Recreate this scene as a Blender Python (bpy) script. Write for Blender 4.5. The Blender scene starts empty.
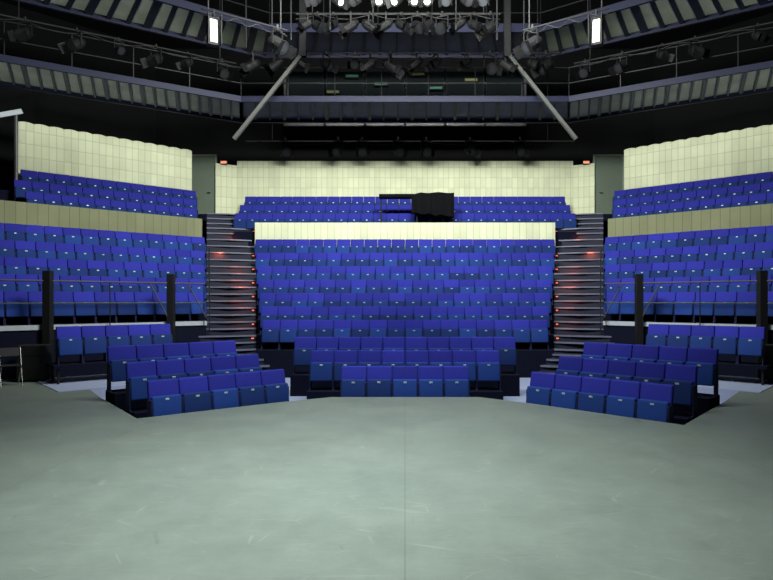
import bpy, bmesh, math, random
from mathutils import Vector, Matrix
random.seed(4)
S = bpy.context.scene
COL = S.collection
F = 600.0; PX = 405.0; PY = 300.0; H = 1.9
def at(px, py, D): return Vector(((px-PX)*D/F, D, H-(py-PY)*D/F))

# ---------------------------------------------------------------- materials
def nt(name):
    m = bpy.data.materials.new(name); m.use_nodes = True
    t = m.node_tree; b = t.nodes['Principled BSDF']; return m, t, b
def simple(name, c, rough=.6, metal=0, noise=.15, scale=8, bump=0, spec=.5, sheen=0, rnd=0):
    m, t, b = nt(name)
    tc = t.nodes.new('ShaderNodeTexCoord'); n = t.nodes.new('ShaderNodeTexNoise')
    n.inputs['Scale'].default_value = scale; n.inputs['Detail'].default_value = 4
    t.links.new(tc.outputs['Object'], n.inputs['Vector'])
    r = t.nodes.new('ShaderNodeMix'); r.data_type = 'RGBA'
    r.inputs[6].default_value = (*[x*(1-noise) for x in c], 1)
    r.inputs[7].default_value = (*[min(1, x*(1+noise)) for x in c], 1)
    t.links.new(n.outputs['Fac'], r.inputs[0]); out = r.outputs[2]
    if rnd:
        oi = t.nodes.new('ShaderNodeObjectInfo'); mr = t.nodes.new('ShaderNodeMapRange')
        mr.inputs[3].default_value = 1-rnd; mr.inputs[4].default_value = 1+rnd
        t.links.new(oi.outputs['Random'], mr.inputs[0])
        hs = t.nodes.new('ShaderNodeHueSaturation'); t.links.new(mr.outputs[0], hs.inputs['Value']); t.links.new(out, hs.inputs['Color']); out = hs.outputs[0]
    t.links.new(out, b.inputs['Base Color'])
    b.inputs['Roughness'].default_value = rough; b.inputs['Metallic'].default_value = metal
    b.inputs['Specular IOR Level'].default_value = spec
    if sheen: b.inputs['Sheen Weight'].default_value = sheen
    if bump:
        bp = t.nodes.new('ShaderNodeBump'); bp.inputs['Strength'].default_value = bump; bp.inputs['Distance'].default_value = .01
        t.links.new(n.outputs['Fac'], bp.inputs['Height']); t.links.new(bp.outputs['Normal'], b.inputs['Normal'])
    return m
def emis(name, c, s):
    m, t, b = nt(name); b.inputs['Base Color'].default_value = (*c, 1)
    b.inputs['Emission Color'].default_value = (*c, 1); b.inputs['Emission Strength'].default_value = s; return m
M = {}
M['back'] = simple('fabric_royal_blue', (.022, .025, .265), .85, noise=.2, scale=40, bump=.3, spec=.15, rnd=.16)
M['pan'] = simple('fabric_blue_pan_shade', (.008, .031, .165), .8, noise=.2, scale=40, bump=.3, spec=.2, rnd=.35)  # seat blue darkened and shifted teal for the light on the pan fronts
M['side'] = simple('side_panel_blue', (.005, .007, .055), .8)
M['plate'] = simple('number_plate_silver', (.40, .46, .5), .5, .2)
M['black'] = simple('black_paint', (.006, .006, .007), .6, spec=.3)
M['blackwall'] = simple('black_wall', (.005, .006, .006), .9, spec=.2)
M['tier'] = simple('tier_carpet', (.004, .005, .015), .95, noise=.3, scale=20, spec=.1)
M['tread'] = simple('tread_edge', (.10, .11, .17), .5, noise=.35, scale=3)
M['step'] = simple('step_dark', (.008, .010, .026), .7, spec=.3)
M['edge'] = simple('ledge_grey', (.34, .37, .42), .5)
M['steel'] = simple('grey_steel', (.06, .062, .06), .5, .1)
M['rail'] = simple('rail_steel', (.09, .09, .10), .35, .4)
M['rib'] = simple('rib_bluegrey', (.055, .062, .09), .6, .1)
M['dsteel'] = simple('dark_steel', (.012, .012, .014), .5, .2, spec=.3)
M['navy'] = simple('navy_steel', (.008, .010, .032), .6, .1, spec=.3)
M['deck'] = simple('deck_pale', (.40, .43, .36), .7, noise=.45, scale=1.1)
M['deckd'] = simple('deck_dark_blue', (.07, .078, .15), .7, noise=.4, scale=2)
M['chrome'] = simple('chrome', (.4, .4, .4), .25, 1)
M['audfloor'] = simple('pale_blue_floor', (.30, .34, .50), .5, noise=.1)
M['doorm'] = simple('door_greygreen', (.11, .14, .11), .5)
M['frame'] = simple('door_frame', (.20, .24, .19), .5)
M['cloth'] = simple('black_cloth', (.003, .003, .004), .95, noise=.3, bump=.4, spec=.1)
M['glass'] = simple('dark_glass', (.012, .016, .018), .05, 0)
M['lampw'] = emis('lamp_white', (1, .97, .82), 5)
M['lampc'] = emis('lamp_cool', (.85, .95, .90), .30)
M['lens'] = simple('lens_dark', (.02, .022, .026), .2)
M['red'] = emis('red_led', (1, .14, .04), 1.4)
M['exit'] = emis('exit_lamp', (1, .35, .2), .5)
M['teal'] = emis('teal_reflection', (.1, .8, .6), .02); M['teal'].node_tree.nodes['Principled BSDF'].inputs['Base Color'].default_value = (.02, .15, .11, 1)  # faint glow imitating teal reflections in the control windows
M['olive'] = emis('olive_reflection', (.6, .7, .2), .015); M['olive'].node_tree.nodes['Principled BSDF'].inputs['Base Color'].default_value = (.12, .14, .04, 1)  # same idea in olive, a reflection put in as emission

def cream_mat(name, c, dx=.40, dz=.42, mort=.62):
    m, t, b = nt(name)
    tc = t.nodes.new('ShaderNodeTexCoord'); sp = t.nodes.new('ShaderNodeSeparateXYZ'); cb = t.nodes.new('ShaderNodeCombineXYZ')
    t.links.new(tc.outputs['Object'], sp.inputs[0]); t.links.new(sp.outputs['X'], cb.inputs['X']); t.links.new(sp.outputs['Z'], cb.inputs['Y'])
    br = t.nodes.new('ShaderNodeTexBrick'); br.offset = 0
    br.inputs['Scale'].default_value = 1; br.inputs['Brick Width'].default_value = dx; br.inputs['Row Height'].default_value = dz
    br.inputs['Mortar Size'].default_value = .016; br.inputs['Mortar Smooth'].default_value = 1
    br.inputs['Color1'].default_value = (*c, 1); br.inputs['Color2'].default_value = (*[x*.88 for x in c], 1)
    br.inputs['Mortar'].default_value = (*[x*mort for x in c], 1)
    t.links.new(cb.outputs[0], br.inputs['Vector'])
    n = t.nodes.new('ShaderNodeTexNoise'); n.inputs['Scale'].default_value = .9; n.inputs['Detail'].default_value = 3; t.links.new(tc.outputs['Object'], n.inputs['Vector'])
    mr = t.nodes.new('ShaderNodeMapRange'); mr.inputs[3].default_value = .78; mr.inputs[4].default_value = 1.15; t.links.new(n.outputs['Fac'], mr.inputs[0])
    hs = t.nodes.new('ShaderNodeHueSaturation'); t.links.new(mr.outputs[0], hs.inputs['Value']); t.links.new(br.outputs['Color'], hs.inputs['Color'])
    t.links.new(hs.outputs[0], b.inputs['Base Color'])
    bp = t.nodes.new('ShaderNodeBump'); bp.inputs['Strength'].default_value = .4; bp.inputs['Distance'].default_value = .03; bp.invert = True
    t.links.new(br.outputs['Fac'], bp.inputs['Height']); t.links.new(bp.outputs['Normal'], b.inputs['Normal'])
    b.inputs['Roughness'].default_value = .85; b.inputs['Specular IOR Level'].default_value = .2
    return m
M['cream'] = cream_mat('cream_panels', (.63, .66, .47), .24, .46, .62)
M['creamc'] = cream_mat('cream_parapet', (.62, .65, .46), .26, 1.3)
M['creamd'] = cream_mat('cream_parapet_shaded', (.19, .20, .12), .30, 1.3)  # side parapet cream darkened to olive, shade put into the colour

def stage_mat():
    m, t, b = nt('stage_vinyl')
    L = t.links.new
    tc = t.nodes.new('ShaderNodeTexCoord')
    n = t.nodes.new('ShaderNodeTexNoise'); n.inputs['Scale'].default_value = .9; n.inputs['Detail'].default_value = 14; n.inputs['Roughness'].default_value = .85
    L(tc.outputs['Object'], n.inputs['Vector'])
    cr = t.nodes.new('ShaderNodeValToRGB')
    cr.color_ramp.elements[0].position = .3; cr.color_ramp.elements[0].color = (.105, .122, .110, 1)
    cr.color_ramp.elements[1].position = .72; cr.color_ramp.elements[1].color = (.175, .198, .180, 1)
    L(n.outputs['Fac'], cr.inputs[0]); col = cr.outputs[0]
    for k, (rot, sx, sy) in enumerate(((.9, .35, 1.9), (-1.1, .3, 1.6), (1.9, .5, 2.6), (.3, .6, 1.5))):
        mp = t.nodes.new('ShaderNodeMapping'); mp.inputs['Scale'].default_value = (sx, sy, 1); mp.inputs['Rotation'].default_value = (0, 0, rot); mp.inputs['Location'].default_value = (k*7, k*3, 0)
        v = t.nodes.new('ShaderNodeTexVoronoi'); v.feature = 'DISTANCE_TO_EDGE'; v.inputs['Scale'].default_value = 1.8
        L(tc.outputs['Object'], mp.inputs[0]); L(mp.outputs[0], v.inputs['Vector'])
        c2 = t.nodes.new('ShaderNodeMapRange'); c2.inputs[1].default_value = .0; c2.inputs[2].default_value = .010; c2.inputs[3].default_value = .42; c2.inputs[4].default_value = 0
        L(v.outputs['Distance'], c2.inputs[0])
        n2 = t.nodes.new('ShaderNodeTexNoise'); n2.inputs['Scale'].default_value = 1.7+k; n2.inputs['Detail'].default_value = 8; L(tc.outputs['Object'], n2.inputs['Vector'])
        c3 = t.nodes.new('ShaderNodeMapRange'); c3.inputs[1].default_value = .48; c3.inputs[2].default_value = .66; L(n2.outputs['Fac'], c3.inputs[0])
        mu = t.nodes.new('ShaderNodeMath'); mu.operation = 'MULTIPLY'; L(c2.outputs[0], mu.inputs[0]); L(c3.outputs[0], mu.inputs[1])
        mx = t.nodes.new('ShaderNodeMix'); mx.data_type = 'RGBA'; mx.inputs[7].default_value = (.27, .30, .27, 1) if k != 1 else (.05, .06, .05, 1)
        L(mu.outputs[0], mx.inputs[0]); L(col, mx.inputs[6]); col = mx.outputs[2]
    sp = t.nodes.new('ShaderNodeSeparateXYZ'); L(tc.outputs['Object'], sp.inputs[0])
    pp = t.nodes.new('ShaderNodeMath'); pp.operation = 'PINGPONG'; pp.inputs[1].default_value = 2.0
    L(sp.outputs['X'], pp.inputs[0])
    lt = t.nodes.new('ShaderNodeMath'); lt.operation = 'LESS_THAN'; lt.inputs[1].default_value = .005
    L(pp.outputs[0], lt.inputs[0])
    ml = t.nodes.new('ShaderNodeMath'); ml.operation = 'MULTIPLY'; ml.inputs[1].default_value = .35; L(lt.outputs[0], ml.inputs[0])
    m3 = t.nodes.new('ShaderNodeMix'); m3.data_type = 'RGBA'; m3.inputs[7].default_value = (.03, .035, .03, 1)
    L(ml.outputs[0], m3.inputs[0]); L(col, m3.inputs[6]); L(m3.outputs[2], b.inputs['Base Color'])
    rr = t.nodes.new('ShaderNodeMapRange'); rr.inputs[3].default_value = .40; rr.inputs[4].default_value = .58
    L(n.outputs['Fac'], rr.inputs[0]); L(rr.outputs[0], b.inputs['Roughness'])
    b.inputs['Specular IOR Level'].default_value = .35
    return m
M['stage'] = stage_mat()

# ---------------------------------------------------------------- mesh helpers
def finish(bm, name, mat, parent=None, smooth=False):
    bmesh.ops.recalc_face_normals(bm, faces=bm.faces)
    me = bpy.data.meshes.new(name); bm.to_mesh(me); bm.free()
    me.materials.append(mat)
    if smooth:
        for p in me.polygons: p.use_smooth = True
    o = bpy.data.objects.new(name, me); COL.objects.link(o)
    if parent: o.parent = parent
    return o
def tag(o, label=None, cat=None, group=None, kind=None):
    if label: o['label'] = label
    if cat: o['category'] = cat
    if group: o['group'] = group
    if kind: o['kind'] = kind
    return o
def thing(name, label, cat, loc=(0, 0, 0), rz=0, group=None):
    o = bpy.data.objects.new(name, None); COL.objects.link(o); o.location = loc; o.rotation_euler = (0, 0, rz)
    o.empty_display_size = .1
    return tag(o, label, cat, group)
def struct(o, label=None, cat=None): return tag(o, label, cat, kind='structure')
def box(bm, x0, x1, y0, y1, z0, z1, bev=0, seg=2, lean=0):
    vs = [bm.verts.new((x, y, z)) for x in (x0, x1) for y in (y0, y1) for z in (z0, z1)]
    fs = [(0, 1, 3, 2), (4, 6, 7, 5), (0, 4, 5, 1), (2, 3, 7, 6), (0, 2, 6, 4), (1, 5, 7, 3)]
    faces = [bm.faces.new([vs[i] for i in f]) for f in fs]
    if bev:
        es = list({e for f in faces for e in f.edges})
        r = bmesh.ops.bevel(bm, geom=es, offset=bev, segments=seg, profile=.6, affect='EDGES')
    if lean:
        for v in bm.verts: v.co.y += (v.co.z-z0)*lean
def prism(bm, pts, z0, z1):
    a = [bm.verts.new((p[0], p[1], z0)) for p in pts]; b = [bm.verts.new((p[0], p[1], z1)) for p in pts]
    n = len(pts); bm.faces.new(a); bm.faces.new(b)
    for i in range(n): bm.faces.new((a[i], a[(i+1) % n], b[(i+1) % n], b[i]))
def beam(bm, p, q, w, h):
    p = Vector(p); q = Vector(q); d = (q-p).normalized()
    up = Vector((0, 0, 1)) if abs(d.z) < .95 else Vector((0, 1, 0))
    s = d.cross(up).normalized(); u = s.cross(d)
    vs = [bm.verts.new(e+s*(i*w/2)+u*(j*h/2)) for e in (p, q) for i, j in ((-1, -1), (1, -1), (1, 1), (-1, 1))]
    for f in ((0, 1, 2, 3), (4, 7, 6, 5), (0, 4, 5, 1), (1, 5, 6, 2), (2, 6, 7, 3), (3, 7, 4, 0)): bm.faces.new([vs[i] for i in f])
def tube(bm, p, q, r, r2=None, n=10):
    p = Vector(p); q = Vector(q); d = q-p
    mt = Matrix.Translation((p+q)/2) @ d.to_track_quat('Z', 'Y').to_matrix().to_4x4()
    bmesh.ops.create_cone(bm, cap_ends=True, segments=n, radius1=r, radius2=r if r2 is None else r2, depth=d.length, matrix=mt)
ORD = ['zeroth', 'first', 'second', 'third', 'fourth', 'fifth', 'sixth', 'seventh', 'eighth', 'ninth', 'tenth', 'eleventh', 'twelfth', 'thirteenth', 'fourteenth', 'fifteenth', 'sixteenth', 'seventeenth', 'eighteenth', 'nineteenth', 'twentieth', 'twenty-first', 'twenty-second', 'twenty-third', 'twenty-fourth']

def copy_tree(o, parent=None):
    c = o.copy(); COL.objects.link(c)
    if parent: c.parent = parent
    for ch in list(o.children): copy_tree(ch, c)
    return c

# ---------------------------------------------------------------- seat template (faces local -Y)
PITCH = .52
def make_seat():
    r = thing('theatre_seat', '', 'seat')
    bm = bmesh.new(); box(bm, -.254, .254, .0, .10, .34, .85, .026, 3, lean=.20); finish(bm, 'backrest', M['back'], r, True)
    bm = bmesh.new(); box(bm, -.24, .24, -.125, -.015, .20, .60, .03, 3, lean=.16); p = finish(bm, 'seat_pan', M['pan'], r, True)
    bm = bmesh.new(); box(bm, -.032, .032, -.079, -.07, .53, .562, .003, 1); finish(bm, 'number_plate', M['plate'], p)
    for s in (-1, 1):
        bm = bmesh.new(); x = s*.246
        box(bm, x-.012, x+.012, -.06, .15, 0, .54, .008, 1); box(bm, x-.012, x+.012, -.12, .18, 0, .03)
        finish(bm, 'side_panel', M['side'], r)
    return r
seat0 = make_seat()
SEATS = []
A42 = math.radians(42); U = Vector((math.cos(A42), math.sin(A42))); N = Vector((-math.sin(A42), math.cos(A42)))
def add_seat(x, y, z, rz, label, group):
    px = PX+x*F/y
    if px < -12 or px > 785: return
    SEATS.append([math.hypot(x, y), (x, y, z), rz, label, group])
def lineP(offs): return Vector((-4.21, 9.9))+N*offs
def solve(Q, k):
    t = (k*Q.y-Q.x)/(U.x-k*U.y); return Q+U*t, t

# floor blocks -------------------------------------------------
rown = ['front', 'second', 'third']
for j, (n, D) in enumerate(((5, 12.1), (8, 13.1), (10, 14.0))):
    z = -.3+.24*j
    for i in range(n):
        add_seat((i-(n-1)/2)*PITCH, D, z, 0, f'blue theatre seat, {ORD[i+1]} from left, {rown[j]} row of centre floor block', 'centre floor block seats')
FB = {1: (Vector((-4.21, 9.9)), math.radians(42)), -1: (Vector((-4.16, 9.40)), math.radians(44))}
def fb(s):
    P, a = FB[s]; return P, Vector((math.cos(a), math.sin(a))), Vector((-math.sin(a), math.cos(a))), a
FS = .94
for j in range(3):
    z = -.3+.235*j
    for s, side in ((1, 'left'), (-1, 'right')):
        P, u, nn, a = fb(s)
        for i in range(5):
            p = P+nn*(FS*j)+u*(PITCH*(i+.5)-.05*j)
            k = i+1 if s == 1 else 5-i
            add_seat(p.x*s, p.y, z, a*s, f'blue theatre seat, {ORD[k]} from left, {rown[j]} row of {side} floor block', f'{side} floor block seats')
SO = 5.2
for s, side in ((1, 'left'), (-1, 'right')):
    Q, _ = solve(lineP(SO), ((57 if s == 1 else 46)-PX)/F)
    for i in range(5):
        p = Q+U*(PITCH*(i+.5)); k = i+1 if s == 1 else 5-i
        add_seat(p.x*s, p.y, .44, A42*s, f'blue theatre seat, {ORD[k]} from left, short row below the {side} guard rail', f'short row seats below {side} rail')
# rear centre bank ----------------------------------------------
ROWS = []
for i in range(7):
    D = 17.4+.9*i; y = 320-13.5*i; ZT = H+(300-y)*D/600; ROWS.append((D, ZT-.85))
NC = [16, 17, 18, 19, 20, 21, 22]
for i, (D, z) in enumerate(ROWS):
    for k in range(NC[i]):
        add_seat((k-(NC[i]-1)/2)*PITCH, D, z, 0, f'blue theatre seat, {ORD[k+1]} from left, {ORD[i+1]} row up in rear centre bank', 'rear centre bank seats')
# raised side banks ----------------------------------------------
OFF7 = (Vector((-7.37, 22.1))-Vector((-4.21, 9.9))).dot(N)
SIDE = []
for r in range(5):
    off = OFF7-.9*(4-r); SIDE.append((off, ROWS[r+2][1]))
for r, (off, z) in enumerate(SIDE):
    E, _ = solve(lineP(off), (206-PX)/F)
    for s, side in ((1, 'left'), (-1, 'right')):
        for k in range(16):
            p = E-U*(PITCH*(k+.5))
            add_seat(p.x*s, p.y, z, A42*s, f'blue theatre seat, {ORD[k+1]} from the aisle, {ORD[r+1]} row up in {side} raised bank', f'{side} raised bank seats')
indiv = sorted(SEATS, key=lambda q: q[0])
rest = indiv[300:]; indiv = indiv[:300]
# upper galleries --------------------------------------------------
GROWS = [(24.6, 5.47-.85), (25.4, 5.94-.85), (26.2, 6.44-.85)]
for D, z in GROWS:
    for k in range(27): rest.append([D, ((k-13)*PITCH, D, z), 0, '', ''])
GS = [(OFF7+1.45, GROWS[0][1]), (OFF7+2.2, GROWS[1][1]), (OFF7+2.95, GROWS[2][1])]
for off, z in GS:
    E, _ = solve(lineP(off), (197-PX)/F)
    for s in (1, -1):
        for k in range(16):
            p = E-U*(PITCH*(k+.5)); px = PX+p.x*s*F/p.y
            if px < 20 or px > 785: continue
            rest.append([1, (p.x*s, p.y, z), A42*s, '', ''])
for i, (d, loc, rz, lab, grp) in enumerate(indiv):
    o = seat0 if i == 0 else copy_tree(seat0)
    o.location = loc; o.rotation_euler = (0, 0, rz); o['label'] = lab; o['group'] = grp
verts = []; faces = []; mi = []; mats = [M['back'], M['pan'], M['plate'], M['side']]
tmpl = []
for ch in seat0.children_recursive:
    me = ch.data; idx = mats.index(me.materials[0])
    tmpl.append(([v.co.copy() for v in me.vertices], [tuple(p.vertices) for p in me.polygons], idx))
for d, loc, rz, lab, grp in rest:
    mt = Matrix.Translation(loc) @ Matrix.Rotation(rz, 4, 'Z')
    for vs, fs, idx in tmpl:
        b0 = len(verts); verts += [mt @ v for v in vs]
        for f in fs: faces.append(tuple(b0+i for i in f)); mi.append(idx)
me = bpy.data.meshes.new('gallery_seats'); me.from_pydata(verts, [], faces)
for m_ in mats: me.materials.append(m_)
me.polygons.foreach_set('material_index', mi)
go = bpy.data.objects.new('gallery_seats', me); COL.objects.link(go)
tag(go, 'distant rows of blue seats filling the three upper galleries', 'seats', kind='stuff')

# ---------------------------------------------------------------- floors
def mir(pts): return [(-x, y) for x, y in pts]
fl = [(-1.45, 11.75), (-2.35, 11.15), (-4.30, 9.62), (-5.98, 11.75), (-8.1, 14.7), (-18, 14.9), (-18, -4)]
fr = [(-1.45, 11.75), (-2.30, 11.05), (-4.24, 9.12), (-6.0, 11.25), (-8.5, 14.5), (-18, 14.9), (-18, -4)]
pts = fl+mir(fr)[::-1]
bm = bmesh.new(); prism(bm, pts, -.12, 0); struct(finish(bm, 'floor', M['stage']), 'grey scuffed stage floor', 'floor')
bm = bmesh.new(); prism(bm, pts, -.3, -.12)
for v in bm.verts:
    v.co.x *= .985; v.co.y -= .08
struct(finish(bm, 'trim_1', M['black']), 'black stage edge', 'trim')
bm = bmesh.new(); box(bm, -18, 18, 5, 29.5, -.4, -.3); struct(finish(bm, 'floor', M['audfloor']), 'pale auditorium floor', 'floor')
def riser(pts, z0, z1, mat=None):
    bm = bmesh.new(); prism(bm, pts, z0, z1); return struct(finish(bm, 'floor', mat or M['tier']), 'dark tier floor', 'floor')
for j, (n, D) in enumerate(((8, 13.1), (10, 14.0))):
    w = n*PITCH/2+.02; riser([(-w, D-.3), (w, D-.3), (w, D+.4), (-w, D+.4)], -.3, -.3+.24*(j+1))
for j in (1, 2):
    for s in (1, -1):
        P, u, nn, _a = fb(s)
        a = P+nn*(FS*j-.28)-u*(-.03+.05*j); b = a+u*(5*PITCH-.05); c = b+nn*.6; d = a+nn*.6
        riser([(p.x*s, p.y) for p in (a, b, c, d)], -.3, -.3+.235*j)
for s, side in ((1, 'left'), (-1, 'right')):
    a, _ = solve(lineP(SO-.3), ((54 if s == 1 else 43)-PX)/F); b = a+U*2.75; c = b+N*.75; d = a+N*.75
    pf = thing('seating_platform', f'low black platform on short legs under the {side} short seat row', 'platform')
    bm = bmesh.new(); prism(bm, [(p.x*s, p.y) for p in (a, b, c, d)], .37, .44); finish(bm, 'deck', M['tier'], pf)
    for p in (a+U*.1+N*.1, b-U*.1+N*.1, c-U*.1-N*.1, d+U*.1-N*.1):
        bm = bmesh.new(); tube(bm, (p.x*s, p.y, -.1), (p.x*s, p.y, .38), .03); finish(bm, 'leg', M['black'], pf)
    a, _ = solve(lineP(SO-1.4), ((58 if s == 1 else 50)-PX)/F); b = a+U*3.4; c = b+N*2.5; d = a+N*2.5
    riser([(p.x*s, p.y) for p in (a, b, c, d)], -.3, .015, M['audfloor'])
KI = .2467; KO = .331
for i, (D, z) in enumerate(ROWS):
    y0 = D-.42; y1 = D+.48
    riser([(-KI*y0, y0), (KI*y0, y0), (KI*y1, y1), (-KI*y1, y1)], -.3, z)
for i, (D, z) in enumerate(GROWS):
    y0 = D-.4 if i else 23.8; y1 = D+.4 if i < 2 else 27.2
    k = .285
    riser([(-k*y0, y0), (k*y0, y0), (k*y1, y1), (-k*y1, y1)], 3.4, z)
def side_tier(o0, o1, z0, z1, s, k0=-KO, k1=-.86):
    a, _ = solve(lineP(o0), k0); b, _ = solve(lineP(o1), k0); c, _ = solve(lineP(o1), k1); d, _ = solve(lineP(o0), k1)
    riser([(p.x*s, p.y) for p in (a, b, c, d)], z0, z1)
for r, (off, z) in enumerate(SIDE):
    for s in (1, -1): side_tier(off-(.45 if r else .75), off+.45, -.3, z, s)
for r, (off, z) in enumerate(GS):
    for s in (1, -1): side_tier(off-(.37 if r else .6), off+(.37 if r < 2 else .45), 3.4, z, s, -.345)
tn = 2
for s in (1, -1):
    off = SIDE[0][0]-.75; z = SIDE[0][1]
    a, _ = solve(lineP(off), -KO); c, _ = solve(lineP(off), -.8)
    bm = bmesh.new(); beam(bm, (a.x*s, a.y, z-.05), (c.x*s, c.y, z-.05), .08, .12)
    struct(finish(bm, f'trim_{tn}', M['edge']), 'grey ledge edge', 'trim'); tn += 1

# ---------------------------------------------------------------- cream walls and parapets
def panel(name, a, b, z0, z1, mat, th=.12, lab='', scallop=0):
    a = Vector(a); b = Vector(b); L = (b-a).length; ang = math.atan2(b.y-a.y, b.x-a.x)
    bm = bmesh.new()
    if scallop:
        h = z1-z0; n = max(1, round(L/.48)); top = []
        for i in range(n):
            for j in range(6):
                t = j/6; top.append((L*(i+t)/n, h-scallop+scallop*math.sin(math.pi*t)))
        top.append((L, h-scallop))
        prof_ = [(0, 0)]+top+[(L, 0)]
        f = [bm.verts.new((x, 0, z)) for x, z in prof_]; g = [bm.verts.new((x, th, z)) for x, z in prof_]
        bm.faces.new(f); bm.faces.new(g); k = len(f)
        for i in range(k): bm.faces.new((f[i], f[(i+1) % k], g[(i+1) % k], g[i]))
    else: box(bm, 0, L, 0, th, 0, z1-z0)
    o = finish(bm, name, mat); o.location = (a.x, a.y, z0); o.rotation_euler = (0, 0, ang)
    return struct(o, lab, 'wall')
panel('wall_back', (-7.62, 27.2), (7.62, 27.2), 5.6, 8.2, M['cream'], lab='cream quilted rear wall')
panel('wall_back_left', (-8.45, 26.75), (-7.62, 27.2), 5.6, 8.0, M['cream'], lab='angled cream wall end')
panel('wall_back_right', (7.62, 27.2), (8.45, 26.75), 5.6, 8.0, M['cream'], lab='angled cream wall end')
offW = (Vector((-8.95, 25.2))-Vector((-4.21, 9.9))).dot(N)+.1
a, _ = solve(lineP(offW), (18-PX)/F); b, _ = solve(lineP(offW), (192-PX)/F)
panel('wall_left', a, b, 5.6, 8.22, M['cream'], lab='left cream quilted wall', scallop=.04)
b2, _ = solve(lineP(offW), (186-PX)/F)
c, _ = solve(lineP(offW), -.72)
panel('wall_right', (-b2.x, b2.y), (-c.x, c.y), 5.6, 8.22, M['cream'], lab='right cream quilted wall', scallop=.04)
panel('trim_4', (-KI*23.7-.05, 23.55), (KI*23.7+.05, 23.55), 3.8, 4.94, M['creamc'], lab='cream parapet')
po = OFF7+.72
a, _ = solve(lineP(po), -.86); b, _ = solve(lineP(po), -.338)
panel('trim_5', a, b, 3.8, 4.98, M['creamd'], lab='left cream parapet with shade in its colour')
panel('trim_6', (-b.x, b.y), (-a.x, a.y), 3.8, 4.98, M['creamd'], lab='right cream parapet with shade in its colour')
def wallseg(name, a, b, z0=-.3, z1=14):
    panel(name, a, b, z0, z1, M['blackwall'], .2, 'black auditorium wall')
wallseg('wall_rear_black', (-12, 28.9), (12, 28.9))
wallseg('wall_diagonal_left', (-20, 20.5), (-12, 28.9)); wallseg('wall_diagonal_right', (12, 28.9), (20, 20.5))
wallseg('wall_side_left', (-20, -5), (-20, 20.5)); wallseg('wall_side_right', (20, 20.5), (20, -5))
wallseg('wall_stage', (20, -5), (-20, -5))
bm = bmesh.new(); box(bm, -20.5, 20.5, -5.5, 29.5, 14, 14.2); struct(finish(bm, 'ceiling', M['blackwall']), 'black ceiling', 'ceiling')
for n, s in ((1, -1), (2, 1)):
    x0, x1 = sorted((s*8.5, s*9.75))
    bm = bmesh.new(); box(bm, x0, x1, 26.9, 26.96, 5.7, 8.35); d = struct(finish(bm, f'door_{n}', M['doorm']), 'grey green gallery door', 'door')
    bm = bmesh.new()
    box(bm, x0-.06, x0, 26.84, 26.96, 5.7, 8.4); box(bm, x1, x1+.06, 26.84, 26.96, 5.7, 8.4); box(bm, x0-.06, x1+.06, 26.84, 26.96, 8.35, 8.42)
    finish(bm, 'door_frame', M['frame'], d)
    bm = bmesh.new(); tube(bm, (s*8.7, 26.84, 6.7), (s*8.85, 26.84, 6.7), .02); finish(bm, 'door_handle', M['chrome'], d)
    bm = bmesh.new(); box(bm, x0-.4, x1+.4, 26.5, 28.2, 5.4, 5.7); struct(finish(bm, 'floor', M['tier']), 'gallery landing', 'floor')
    e = thing('exit_light', f'small glowing exit lamp at {"left" if s<0 else "right"} end of the rear cream wall', 'light', (s*8.1, 26.82, 8.05))
    bm = bmesh.new(); box(bm, -.16, .16, -.03, .06, -.08, .08, .01, 1); finish(bm, 'housing', M['black'], e)
    bm = bmesh.new(); box(bm, -.13, .13, -.04, -.028, -.055, .055); finish(bm, 'diffuser', M['exit'], e)

# ---------------------------------------------------------------- stairs
prof = [(15.6, -.05), (16.5, .25)]+[(D, z) for D, z in ROWS]+[(23.7, 4.0), (24.6, 4.62), (25.4, 5.09), (26.2, 5.59), (27.4, 5.65)]
def pz(D):
    for (a, za), (b, zb) in zip(prof, prof[1:]):
        if D <= b: return za+(zb-za)*(max(D, a)-a)/(b-a)
    return prof[-1][1]
def ko(D): return KO+.015*max(0, 18.4-D)
def ki(D): return KI-.024*max(0, 16.95-D)
for s, side in ((-1, 'left'), (1, 'right')):
    st = thing('staircase', f'steep dark {side} aisle staircase with pale step edges and small red lights', 'stairs', (0, 0, 0))
    body = bmesh.new(); D = 15.6; g = .415; k = 0
    while D < 26.3:
        z = pz(D+g*.5); jit = random.uniform(-.03, .03)
        q = [(s*ki(D)*D+s*.03, D), (s*ko(D-.6)*(D-.6)-s*.02, D-.6), (s*ko(D-.6+g)*(D-.6+g)-s*.02, D-.6+g), (s*ki(D+g)*(D+g)+s*.03, D+g)]
        prism(body, q, -.3 if D < 23 else 3.2, z-.05)
        m0 = ((q[0][0]+q[1][0])/2, (q[0][1]+q[1][1])/2)
        bm = bmesh.new()
        prism(bm, [(q[0][0], q[0][1]-.03), (m0[0], m0[1]-.12+jit), (q[1][0], q[1][1]-.03), (q[1][0], q[1][1]+.05), (m0[0], m0[1]-.04), (q[0][0], q[0][1]+.05)], z-.045, z); finish(bm, 'tread_edge', M['tread'], st)
        bm = bmesh.new(); prism(bm, [(q[0][0], q[0][1]+.05), (m0[0], m0[1]-.04), (q[1][0], q[1][1]+.05), q[2], q[3]], z-.05, z-.004); finish(bm, 'tread', M['step'], st)
        if k > 5 and k % 2 == 0:
            x = q[0][0]+s*.10; bm = bmesh.new(); box(bm, x-.04, x+.04, D-.05, D-.036, z-.12, z-.085); finish(bm, 'step_light', M['red'], st)
        D += g; k += 1
    finish(body, 'stair_body', M['step'], st)
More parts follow.
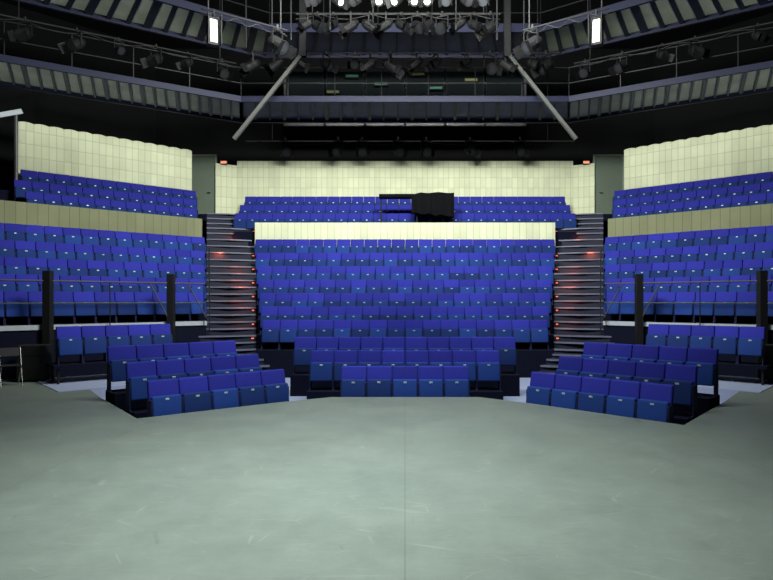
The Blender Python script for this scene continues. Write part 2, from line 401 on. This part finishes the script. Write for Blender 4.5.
for s in (-1, 1):
    for D, e, kx in ((18.6, 4, .258), (19.8, 8, .26), (21.0, 14, .262), (21.9, 12, .268), (22.8, 16, .30), (23.9, 10, .28)):
        l = bpy.data.lights.new('stair_glow', 'SPOT'); l.energy = e*2.2; l.color = (1, .17, .06); l.shadow_soft_size = .04; l.spot_size = math.radians(140); l.spot_blend = 1
        o = bpy.data.objects.new('stair_glow', l); COL.objects.link(o); o.location = (s*(kx*D+.06), D-.45, pz(D)+.3)
        o.rotation_euler = Vector((s*.35, .75, -.75)).to_track_quat('-Z', 'Y').to_euler()

# ---------------------------------------------------------------- guard rails
for s, side in ((1, 'left'), (-1, 'right')):
    off = SIDE[0][0]-.9; z = SIDE[0][1]; Q = lineP(off)
    g = thing('guard_rail', f'black guard rail with thick posts in front of {side} raised seats', 'railing', (0, 0, 0))
    for px in (48, 171):
        p, _ = solve(Q, (px-PX)/F)
        bm = bmesh.new(); prism(bm, [(p.x*s-.09, p.y-.09), (p.x*s+.09, p.y-.09), (p.x*s+.09, p.y+.09), (p.x*s-.09, p.y+.09)], -.3, 2.62)
        finish(bm, 'post', M['black'], g)
    for px in (-30, 110, 204):
        p, _ = solve(Q, (px-PX)/F); bm = bmesh.new(); tube(bm, (p.x*s, p.y, z-.1), (p.x*s, p.y, 2.37), .014); finish(bm, 'slim_post', M['dsteel'], g)
    a, _ = solve(Q, (-40-PX)/F); b, _ = solve(Q, (205-PX)/F)
    for zz, r in ((2.37, .024), (1.82, .016)):
        bm = bmesh.new(); tube(bm, (a.x*s, a.y, zz), (b.x*s, b.y, zz), r); finish(bm, 'rail', M['rail'], g)
    for u0, u1 in ((150, 168), (188, 206)):
        p, _ = solve(Q, (u0-PX)/F); q, _ = solve(Q, (u1-PX)/F)
        bm = bmesh.new(); tube(bm, (p.x*s, p.y, 2.35), (q.x*s, q.y, 1.4), .02); finish(bm, 'brace', M['rail'], g)
    h = thing('handrail', f'dark slim handrail beside the {side} aisle stairs', 'railing', (0, 0, 0))
    ps = []
    for D in (18.4, 20.2, 22.0):
        x = -s*KO*(D-.6)+s*.06
        ps.append(Vector((x, D-.5, pz(D)+.9)))
        bm = bmesh.new(); tube(bm, (x, D-.5, pz(D)-.06), (x, D-.5, pz(D)+.9), .014, n=8); finish(bm, 'post', M['dsteel'], h)
    bm = bmesh.new()
    for p, q in zip(ps, ps[1:]): tube(bm, p, q, .02, n=8)
    finish(bm, 'rail', M['dsteel'], h)

# ---------------------------------------------------------------- catwalks
def catwalk(label, n0, n1, f0, f1, Z, deck, beamm, h=.2, step=.38, rail=True, jw=.07, jm=None):
    c = thing('lighting_catwalk', label, 'catwalk', (0, 0, 0))
    n0, n1, f0, f1 = [Vector((*p, Z)) for p in (n0, n1, f0, f1)]
    bm = bmesh.new(); prism(bm, [n0[:2], n1[:2], f1[:2], f0[:2]], Z+h*.6, Z+h*.6+.05); finish(bm, 'deck', deck, c)
    L = (n1-n0).length; k = max(2, int(L/step)); bm = bmesh.new()
    for i in range(k+1):
        t = i/k; beam(bm, n0.lerp(n1, t)+Vector((0, 0, h*.4)), f0.lerp(f1, t)+Vector((0, 0, h*.4)), jw*(1.8 if i % 3 == 0 else 1), h*.4)
    finish(bm, 'joists', jm or beamm, c)
    for p, q in ((n0, n1), (f0, f1)):
        bm = bmesh.new(); u = Vector((0, 0, h*.4)); beam(bm, p+u, q+u, .10, h*1.0); finish(bm, 'edge_beam', beamm, c)
    if rail:
        bm = bmesh.new(); k2 = max(2, int(L/1.6))
        for i in range(k2+1):
            p = n0.lerp(n1, i/k2); tube(bm, p, p+Vector((0, 0, 1.2)), .02, n=6)
        for zz in (.65, 1.2): tube(bm, n0+Vector((0, 0, zz)), n1+Vector((0, 0, zz)), .022, n=6)
        finish(bm, 'guard_rail', M['dsteel'], c)
    return c
Z1 = 8.98; Z2 = 11.2
N1 = (-5.85, 21.4); F1 = (-6.5, 23.9); NL = (-13.4, 16.9); FL = (-14.7, 18.9)
mm = lambda p: (-p[0], p[1])
catwalk('lower left catwalk with pale lit underside panels', NL, N1, FL, F1, Z1, M['deck'], M['navy'], step=.36, jm=M['rib'])
catwalk('lower right catwalk with pale lit underside panels', mm(N1), mm(NL), mm(F1), mm(FL), Z1, M['deck'], M['navy'], step=.36, jm=M['rib'])
catwalk('lower middle catwalk above the rear cream wall', N1, mm(N1), F1, mm(F1), Z1, M['deckd'], M['navy'], step=.5)
N2 = (-4.7, 20.8); F2 = (-5.4, 23.0); NL2 = (-11.4, 15.9); FL2 = (-13.4, 17.7)
catwalk('upper left catwalk with blue steel beams', NL2, N2, FL2, F2, Z2, M['deck'], M['navy'], .24, .5, jm=M['navy'], jw=.13)
catwalk('upper right catwalk with blue steel beams', mm(N2), mm(NL2), mm(F2), mm(FL2), Z2, M['deck'], M['navy'], .24, .5, jm=M['navy'], jw=.13)
catwalk('upper middle catwalk under the black ceiling', N2, mm(N2), F2, mm(F2), Z2, M['deckd'], M['navy'], .3, .55)
for s, side in ((-1, 'left'), (1, 'right')):
    A = at(405+s*102, 53, 20.7); B = at(405+s*171, 139, 20.7)
    t = bmesh.new(); beam(t, A, B, .12, .12)
    tag(finish(t, 'diagonal_strut', M['steel']), f'grey diagonal steel strut at {side} end of the middle catwalks', 'strut')
    C_ = at(405+s*102, 57, 20.7)
    t = bmesh.new(); beam(t, C_, (C_.x, C_.y, 14), .22, .2)
    tag(finish(t, 'support_column', M['dsteel']), f'dark vertical column rising above the {side} diagonal strut', 'column')
for px, D, y1, nm in ((246, 19, 48, 'above the left end of the middle catwalk'), (272, 18, 40, 'just right of the upper left lamp bar'), (291, 18, 40, 'second right of the upper left lamp bar'), (330, 17.5, 30, 'behind the left end of the top lamp row'), (373, 17.5, 24, 'behind the third lamp of the top row'), (456, 17.5, 30, 'behind the eighth lamp of the top row'), (497, 18, 40, 'just right of the top lamp row'), (524, 18.5, 46, 'just left of the upper right lamp bar')):
    t = bmesh.new(); a = at(px, y1, D); tube(t, a, (a.x, a.y, 14), .025)
    tag(finish(t, 'hanger_rod', M['dsteel']), f'thin grey hanger rod {nm}', 'rod')
for i in range(6):
    x0 = -5.1+i*1.7
    bm = bmesh.new(); box(bm, x0+.05, x0+1.65, 25.5, 25.55, 9.4, 11.6); w = struct(finish(bm, f'window_{i+1}', M['glass']), 'dark control room window', 'window')
    bm = bmesh.new()
    box(bm, x0-.04, x0+.05, 25.44, 25.58, 9.3, 11.7); box(bm, x0+1.65, x0+1.74, 25.44, 25.58, 9.3, 11.7); box(bm, x0, x0+1.7, 25.44, 25.58, 9.3, 9.4); box(bm, x0, x0+1.7, 25.44, 25.58, 10.5, 10.56)
    finish(bm, 'window_frame', M['rail'], w)

# ---------------------------------------------------------------- lighting bars and fixtures
def fixture(lensm):
    r = thing('stage_spotlight', '', 'spotlight')
    bm = bmesh.new(); tube(bm, (0, 0, -.03), (0, 0, .06), .035); box(bm, -.05, .05, -.03, .03, -.06, -.02); finish(bm, 'clamp', M['black'], r)
    bm = bmesh.new(); box(bm, -.17, .17, -.02, .02, -.08, -.055); box(bm, -.17, -.15, -.02, .02, -.38, -.06); box(bm, .15, .17, -.02, .02, -.38, -.06)
    finish(bm, 'yoke', M['black'], r)
    bm = bmesh.new(); d = Vector((0, -math.cos(.6), -math.sin(.6))); c = Vector((0, 0, -.34))
    tube(bm, c-d*.24, c-d*.12, .07, .13, 14); tube(bm, c-d*.12, c+d*.16, .135, .135, 14); tube(bm, c+d*.16, c+d*.2, .15, .15, 14)
    finish(bm, 'housing', M['black'], r, False)
    bm = bmesh.new(); tube(bm, c+d*.195, c+d*.206, .095, .095, 14); finish(bm, 'lens', lensm, r)
    for s in (-1, 1):
        bm = bmesh.new(); e = c+d*.2; f = d*.16+Vector((s*.07, 0, 0))
        vs = [bm.verts.new(e+Vector((s*.14, 0, 0))+w) for w in (Vector((0, .07, -.1)), Vector((0, -.07, .1)))]
        vs += [bm.verts.new(v.co+f) for v in vs[::-1]]; bm.faces.new(vs); bmesh.ops.solidify(bm, geom=bm.faces[:], thickness=.008)
        finish(bm, 'barn_door', M['black'], r)
    return r
tmp_on = fixture(M['lampw']); tmp_off = fixture(M['lens'])
usedf = set()
def put(t, p, rz, label, group, sc=1):
    o = t if t.name not in usedf else copy_tree(t)
    usedf.add(o.name); o.location = p; o.rotation_euler = (0, 0, rz); o.scale = (sc,)*3; o['label'] = label; o['group'] = group
def bar(label, p, q, r=.03, m='dsteel'):
    bm = bmesh.new(); t = thing('lighting_bar', label, 'bar', (0, 0, 0))
    tube(bm, p, q, r, n=8); finish(bm, 'pipe', M[m], t)
    for f in (.08, .92):
        bm = bmesh.new(); a = p.lerp(q, f); tube(bm, a, Vector((a.x, a.y, 14)), .018, n=6)
        finish(bm, 'hanger', M['black'], t)
    for off_, sag in ((-.04, .16),):
        bm = bmesh.new(); k = 24; ph = random.uniform(0, 3)
        pts = [p.lerp(q, i/k)+Vector((0, off_, -.02-sag*abs(math.sin(i*math.pi/6+ph)))) for i in range(k+1)]
        for a, b in zip(pts, pts[1:]): tube(bm, a, b, .012, n=5)
        finish(bm, 'cable', M['black'], t)
p = at(300, -13, 16.5); q = at(492, -13, 16.5); bar('long lighting bar at top centre carrying the glowing lamps', p, q)
xs = [316, 337, 356, 380, 397, 413, 429, 447, 466, 484]
for i, x in enumerate(xs):
    on = i in (1, 3, 4, 5, 6)
    put(tmp_on if on else tmp_off, at(x, -11, 16.5), random.uniform(-.9, .9), f'{"glowing" if on else "unlit"} spotlight, {ORD[i+1]} from left on the top centre bar', 'spotlights on the top centre bar', .9)
p = at(296, 14, 18.5); q = at(500, 14, 18.5); bar('second dark lighting bar behind the glowing top lamps', p, q)
for i in range(13):
    put(tmp_off, p.lerp(q, (i+.5+random.uniform(-.25, .25))/13), random.uniform(-1.6, 1.6), f'dark spotlight, {ORD[i+1]} from left on second top bar', 'spotlights on the second top bar', random.uniform(.9, 1.2))
for s, side in ((-1, 'left'), (1, 'right')):
    p = Vector((s*5.1, 15, 9.2)); q = Vector((s*3.1, 15.8, 9.0)); bar(f'dark lighting bar hanging at upper {side} with a pale flood lamp', p, q, .026)
    put(tmp_off, p.lerp(q, .88), -s*1.1, f'unlit spotlight at the inner end of the upper {side} bar', f'spotlight on the upper {side} bar', 1.25)
    o = p.lerp(q, .14)
    fl_ = thing('flood_lamp', f'tall rectangular flood lamp with pale face hanging at the upper {side}', 'flood lamp', o, s*-.5)
    bm = bmesh.new(); tube(bm, (0, 0, .04), (0, 0, -.12), .03); finish(bm, 'clamp', M['black'], fl_)
    bm = bmesh.new(); box(bm, -.15, .15, -.06, .14, -.86, -.10, .02, 2, lean=.12); finish(bm, 'housing', M['black'], fl_)
    bm = bmesh.new(); box(bm, -.09, .09, -.075, -.062, -.80, -.2, .005, 1, lean=.12); finish(bm, 'lamp_face', M['lampc'], fl_)
    for t_ in (-1, 1):
        bm = bmesh.new(); box(bm, t_*.16-.006, t_*.16+.006, -.2, -.05, -.86, -.12); finish(bm, 'barn_door', M['black'], fl_)
p = Vector((-5.5, 20.9, 10.5)); q = Vector((5.5, 20.9, 10.5)); bar('lighting bar above the lower middle catwalk', p, q)
for i in range(14):
    ts = (i+.5+random.uniform(-.3, .3))/14
    put(tmp_off, p.lerp(q, ts), random.uniform(-1.8, 1.8), f'dark spotlight, {ORD[i+1]} from left on bar over middle catwalk', 'spotlights over the middle catwalk', random.uniform(.9, 1.4))
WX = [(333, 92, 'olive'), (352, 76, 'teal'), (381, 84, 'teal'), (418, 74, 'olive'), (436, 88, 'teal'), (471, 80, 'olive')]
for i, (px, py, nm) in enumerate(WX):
    w_ = thing('reflection_glow', f'faint {nm} added glow for glass reflection, {ORD[i+1]} from left before the dark control windows', 'light', at(px, py, 25.3))  # added glowing strips in place of reflections on the dark glass
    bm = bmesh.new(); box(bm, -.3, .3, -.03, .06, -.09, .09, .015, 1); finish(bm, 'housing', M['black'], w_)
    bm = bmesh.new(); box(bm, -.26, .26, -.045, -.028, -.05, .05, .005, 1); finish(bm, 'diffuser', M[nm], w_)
    bm = bmesh.new(); tube(bm, (0, .0, 0), (0, .2, 0), .02, n=6); finish(bm, 'bracket', M['black'], w_)
p = at(246, 141, 26.3); q = at(574, 141, 26.3); bar('lighting bar just above the rear cream wall', p, q, .025, 'rail')
for i, x in enumerate((285, 338, 362, 398, 426, 470, 520)):
    put(tmp_off, at(x, 139, 26.2), random.uniform(-.6, .6), f'dark spotlight, {ORD[i+1]} from left on bar above cream wall', 'spotlights above the cream wall', 1.4)
for s, side in ((-1, 'left'), (1, 'right')):
    p = Vector((s*12, 17.6, 10.3)); q = Vector((s*6, 21.3, 10.3)); bar(f'lighting bar over the lower {side} catwalk', p, q)
    for i in range(6):
        put(tmp_off, p.lerp(q, (i+.5+random.uniform(-.3, .3))/6), -s*.6+random.uniform(-1.2, 1.2), f'dark spotlight, {ORD[i+1]} from outer end over {side} lower catwalk', f'spotlights over the {side} lower catwalk', random.uniform(.9, 1.25))

# ---------------------------------------------------------------- covered desk in the gallery
d = thing('control_desk', 'black covered control desk standing over the middle gallery seats', 'desk', (0, 0, 0))
a = at(412, 193, 24.0); b = at(454, 217, 24.0)
bm = bmesh.new()
n = 14; topv = []; botv = []
for j, y in enumerate((23.9, 24.35)):
    for i in range(n+1):
        x = a.x+(b.x-a.x)*i/n
        topv.append(bm.verts.new((x, y, a.z+.02*math.sin(i*.9)-(.10*(1-i/3) if i < 3 else 0))))
        botv.append(bm.verts.new((x, y-.08+.06*math.sin(i*1.9), b.z+.14*(1-i/n)+.03*math.sin(i*1.4))))
m_ = n+1
for i in range(n):
    bm.faces.new((topv[i], topv[i+1], botv[i+1], botv[i])); bm.faces.new((topv[m_+i], topv[m_+i+1], botv[m_+i+1], botv[m_+i]))
    bm.faces.new((topv[i], topv[i+1], topv[m_+i+1], topv[m_+i])); bm.faces.new((botv[i], botv[i+1], botv[m_+i+1], botv[m_+i]))
for i in (0, n): bm.faces.new((topv[i], topv[m_+i], botv[m_+i], botv[i]))
finish(bm, 'cover_cloth', M['cloth'], d)
a2 = at(379, 194, 24.0)
bm = bmesh.new(); box(bm, a2.x, a.x+.1, 23.95, 24.4, a2.z-.14, a2.z, .02, 1); finish(bm, 'desk_top', M['cloth'], d)
for x in (a2.x+.08, a.x+.2, b.x-.1):
    bm = bmesh.new(); tube(bm, (x, 24.15, 4.6), (x, 24.15, a.z-.1), .03); finish(bm, 'leg', M['black'], d)

# ---------------------------------------------------------------- floor-side bits
for s, side in ((-1, 'left'), (1, 'right')):
    c = thing('equipment_case', f'black equipment case at the foot of the {side} guard rail post', 'case', (s*(8.7), 14.1, 0), s*-.2)
    bm = bmesh.new(); box(bm, -.3, .3, -.25, .25, .05, .85, .02, 2); finish(bm, 'case_body', M['black'], c)
    bm = bmesh.new(); box(bm, -.31, .31, -.26, .26, .62, .65); finish(bm, 'case_band', M['dsteel'], c)
    for x in (-.24, .24):
        for y in (-.18, .18):
            bm = bmesh.new(); tube(bm, (x-.02, y, .035), (x+.02, y, .035), .035); finish(bm, 'castor', M['black'], c)
f = thing('folding_chair', 'chrome folding chair standing at the left edge of the stage', 'chair', (-8.75, 13.3, 0), .7)
for x in (-.2, .2):
    bm = bmesh.new(); tube(bm, (x, -.22, 0), (x, .12, .84), .013); finish(bm, 'leg', M['chrome'], f)
    bm = bmesh.new(); tube(bm, (x*.92, .25, 0), (x*.92, -.2, .46), .013); finish(bm, 'leg', M['chrome'], f)
bm = bmesh.new(); box(bm, -.2, .2, -.22, .16, .44, .47, .01, 1); finish(bm, 'seat', M['black'], f)
bm = bmesh.new(); box(bm, -.2, .2, .06, .09, .64, .84, .01, 1, lean=.3); finish(bm, 'backrest', M['black'], f)
g = thing('ladder_frame', 'pale grey metal frame at the far left end of the gallery', 'frame', (0, 0, 0))
P0, _ = solve(lineP(offW-.3), (16-PX)/F)
bm = bmesh.new(); tube(bm, (P0.x, P0.y, 5.0), (P0.x, P0.y, 8.35), .06); finish(bm, 'post', M['rail'], g)
bm = bmesh.new(); beam(bm, (P0.x+.2, P0.y, 8.45), (P0.x-1.2, P0.y-1.4, 7.6), .12, .16); finish(bm, 'top_beam', M['edge'], g)
bm = bmesh.new(); tube(bm, (P0.x-.5, P0.y-.6, 5.0), (P0.x-.5, P0.y-.6, 8.0), .05); finish(bm, 'post', M['rail'], g)

# ---------------------------------------------------------------- lights
def area(name, loc, tgt, size, e, col, spread=180, sy=None):
    l = bpy.data.lights.new(name, 'AREA'); l.size = size; l.energy = e; l.color = col; l.spread = math.radians(spread)
    if sy: l.shape = 'RECTANGLE'; l.size_y = sy
    o = bpy.data.objects.new(name, l); COL.objects.link(o); o.location = loc
    o.rotation_euler = (Vector(tgt)-Vector(loc)).to_track_quat('-Z', 'Y').to_euler()
def spot(name, loc, tgt, e, col, ang, blend=.6, r=.2):
    l = bpy.data.lights.new(name, 'SPOT'); l.energy = e; l.color = col; l.spot_size = math.radians(ang); l.spot_blend = blend; l.shadow_soft_size = r
    o = bpy.data.objects.new(name, l); COL.objects.link(o); o.location = loc
    o.rotation_euler = (Vector(tgt)-Vector(loc)).to_track_quat('-Z', 'Y').to_euler()
area('stage_wash', (-.8, 5.8, 8.0), (-.8, 6.0, 0), 2.5, 520, (.89, 1, .93), 92)
area('seat_wash', (0, 10.8, 10.2), (0, 14.2, 0), 9, 400, (.92, 1, .97), 88, 2)
area('house_centre', (0, 13, 10.4), (0, 27.5, 7.3), 7, 980, (.97, 1, .92), 100, 1.2)
area('house_left', (2, 11, 10.3), (-11, 20.5, 4.8), 4, 900, (.96, 1, .92), 92, 1.5)
area('house_right', (-2, 11, 10.3), (11, 20.5, 4.8), 4, 900, (.96, 1, .92), 92, 1.5)
for s in (-1, 1):
    spot('catwalk_fill', (s*8, 8.5, 2.6), (s*10.8, 18.2, 9.6), 1900, (.95, 1, .93), 40)  # added out-of-view fill spots that brighten the catwalk undersides
w = bpy.data.worlds.new('world'); S.world = w; w.use_nodes = True
w.node_tree.nodes['Background'].inputs[0].default_value = (.5, .6, .6, 1); w.node_tree.nodes['Background'].inputs[1].default_value = .02
S.view_settings.view_transform = 'Standard'
c = bpy.data.cameras.new('camera'); co = bpy.data.objects.new('camera', c); COL.objects.link(co)
co.location = (0, 0, H); co.rotation_euler = (math.pi/2, 0, 0)
c.sensor_width = 36; c.lens = F/773*36; c.shift_x = -(PX-386.5)/773; c.shift_y = (PY-290)/773; c.clip_end = 100
S.camera = co
print('seats', len(indiv), len(rest))
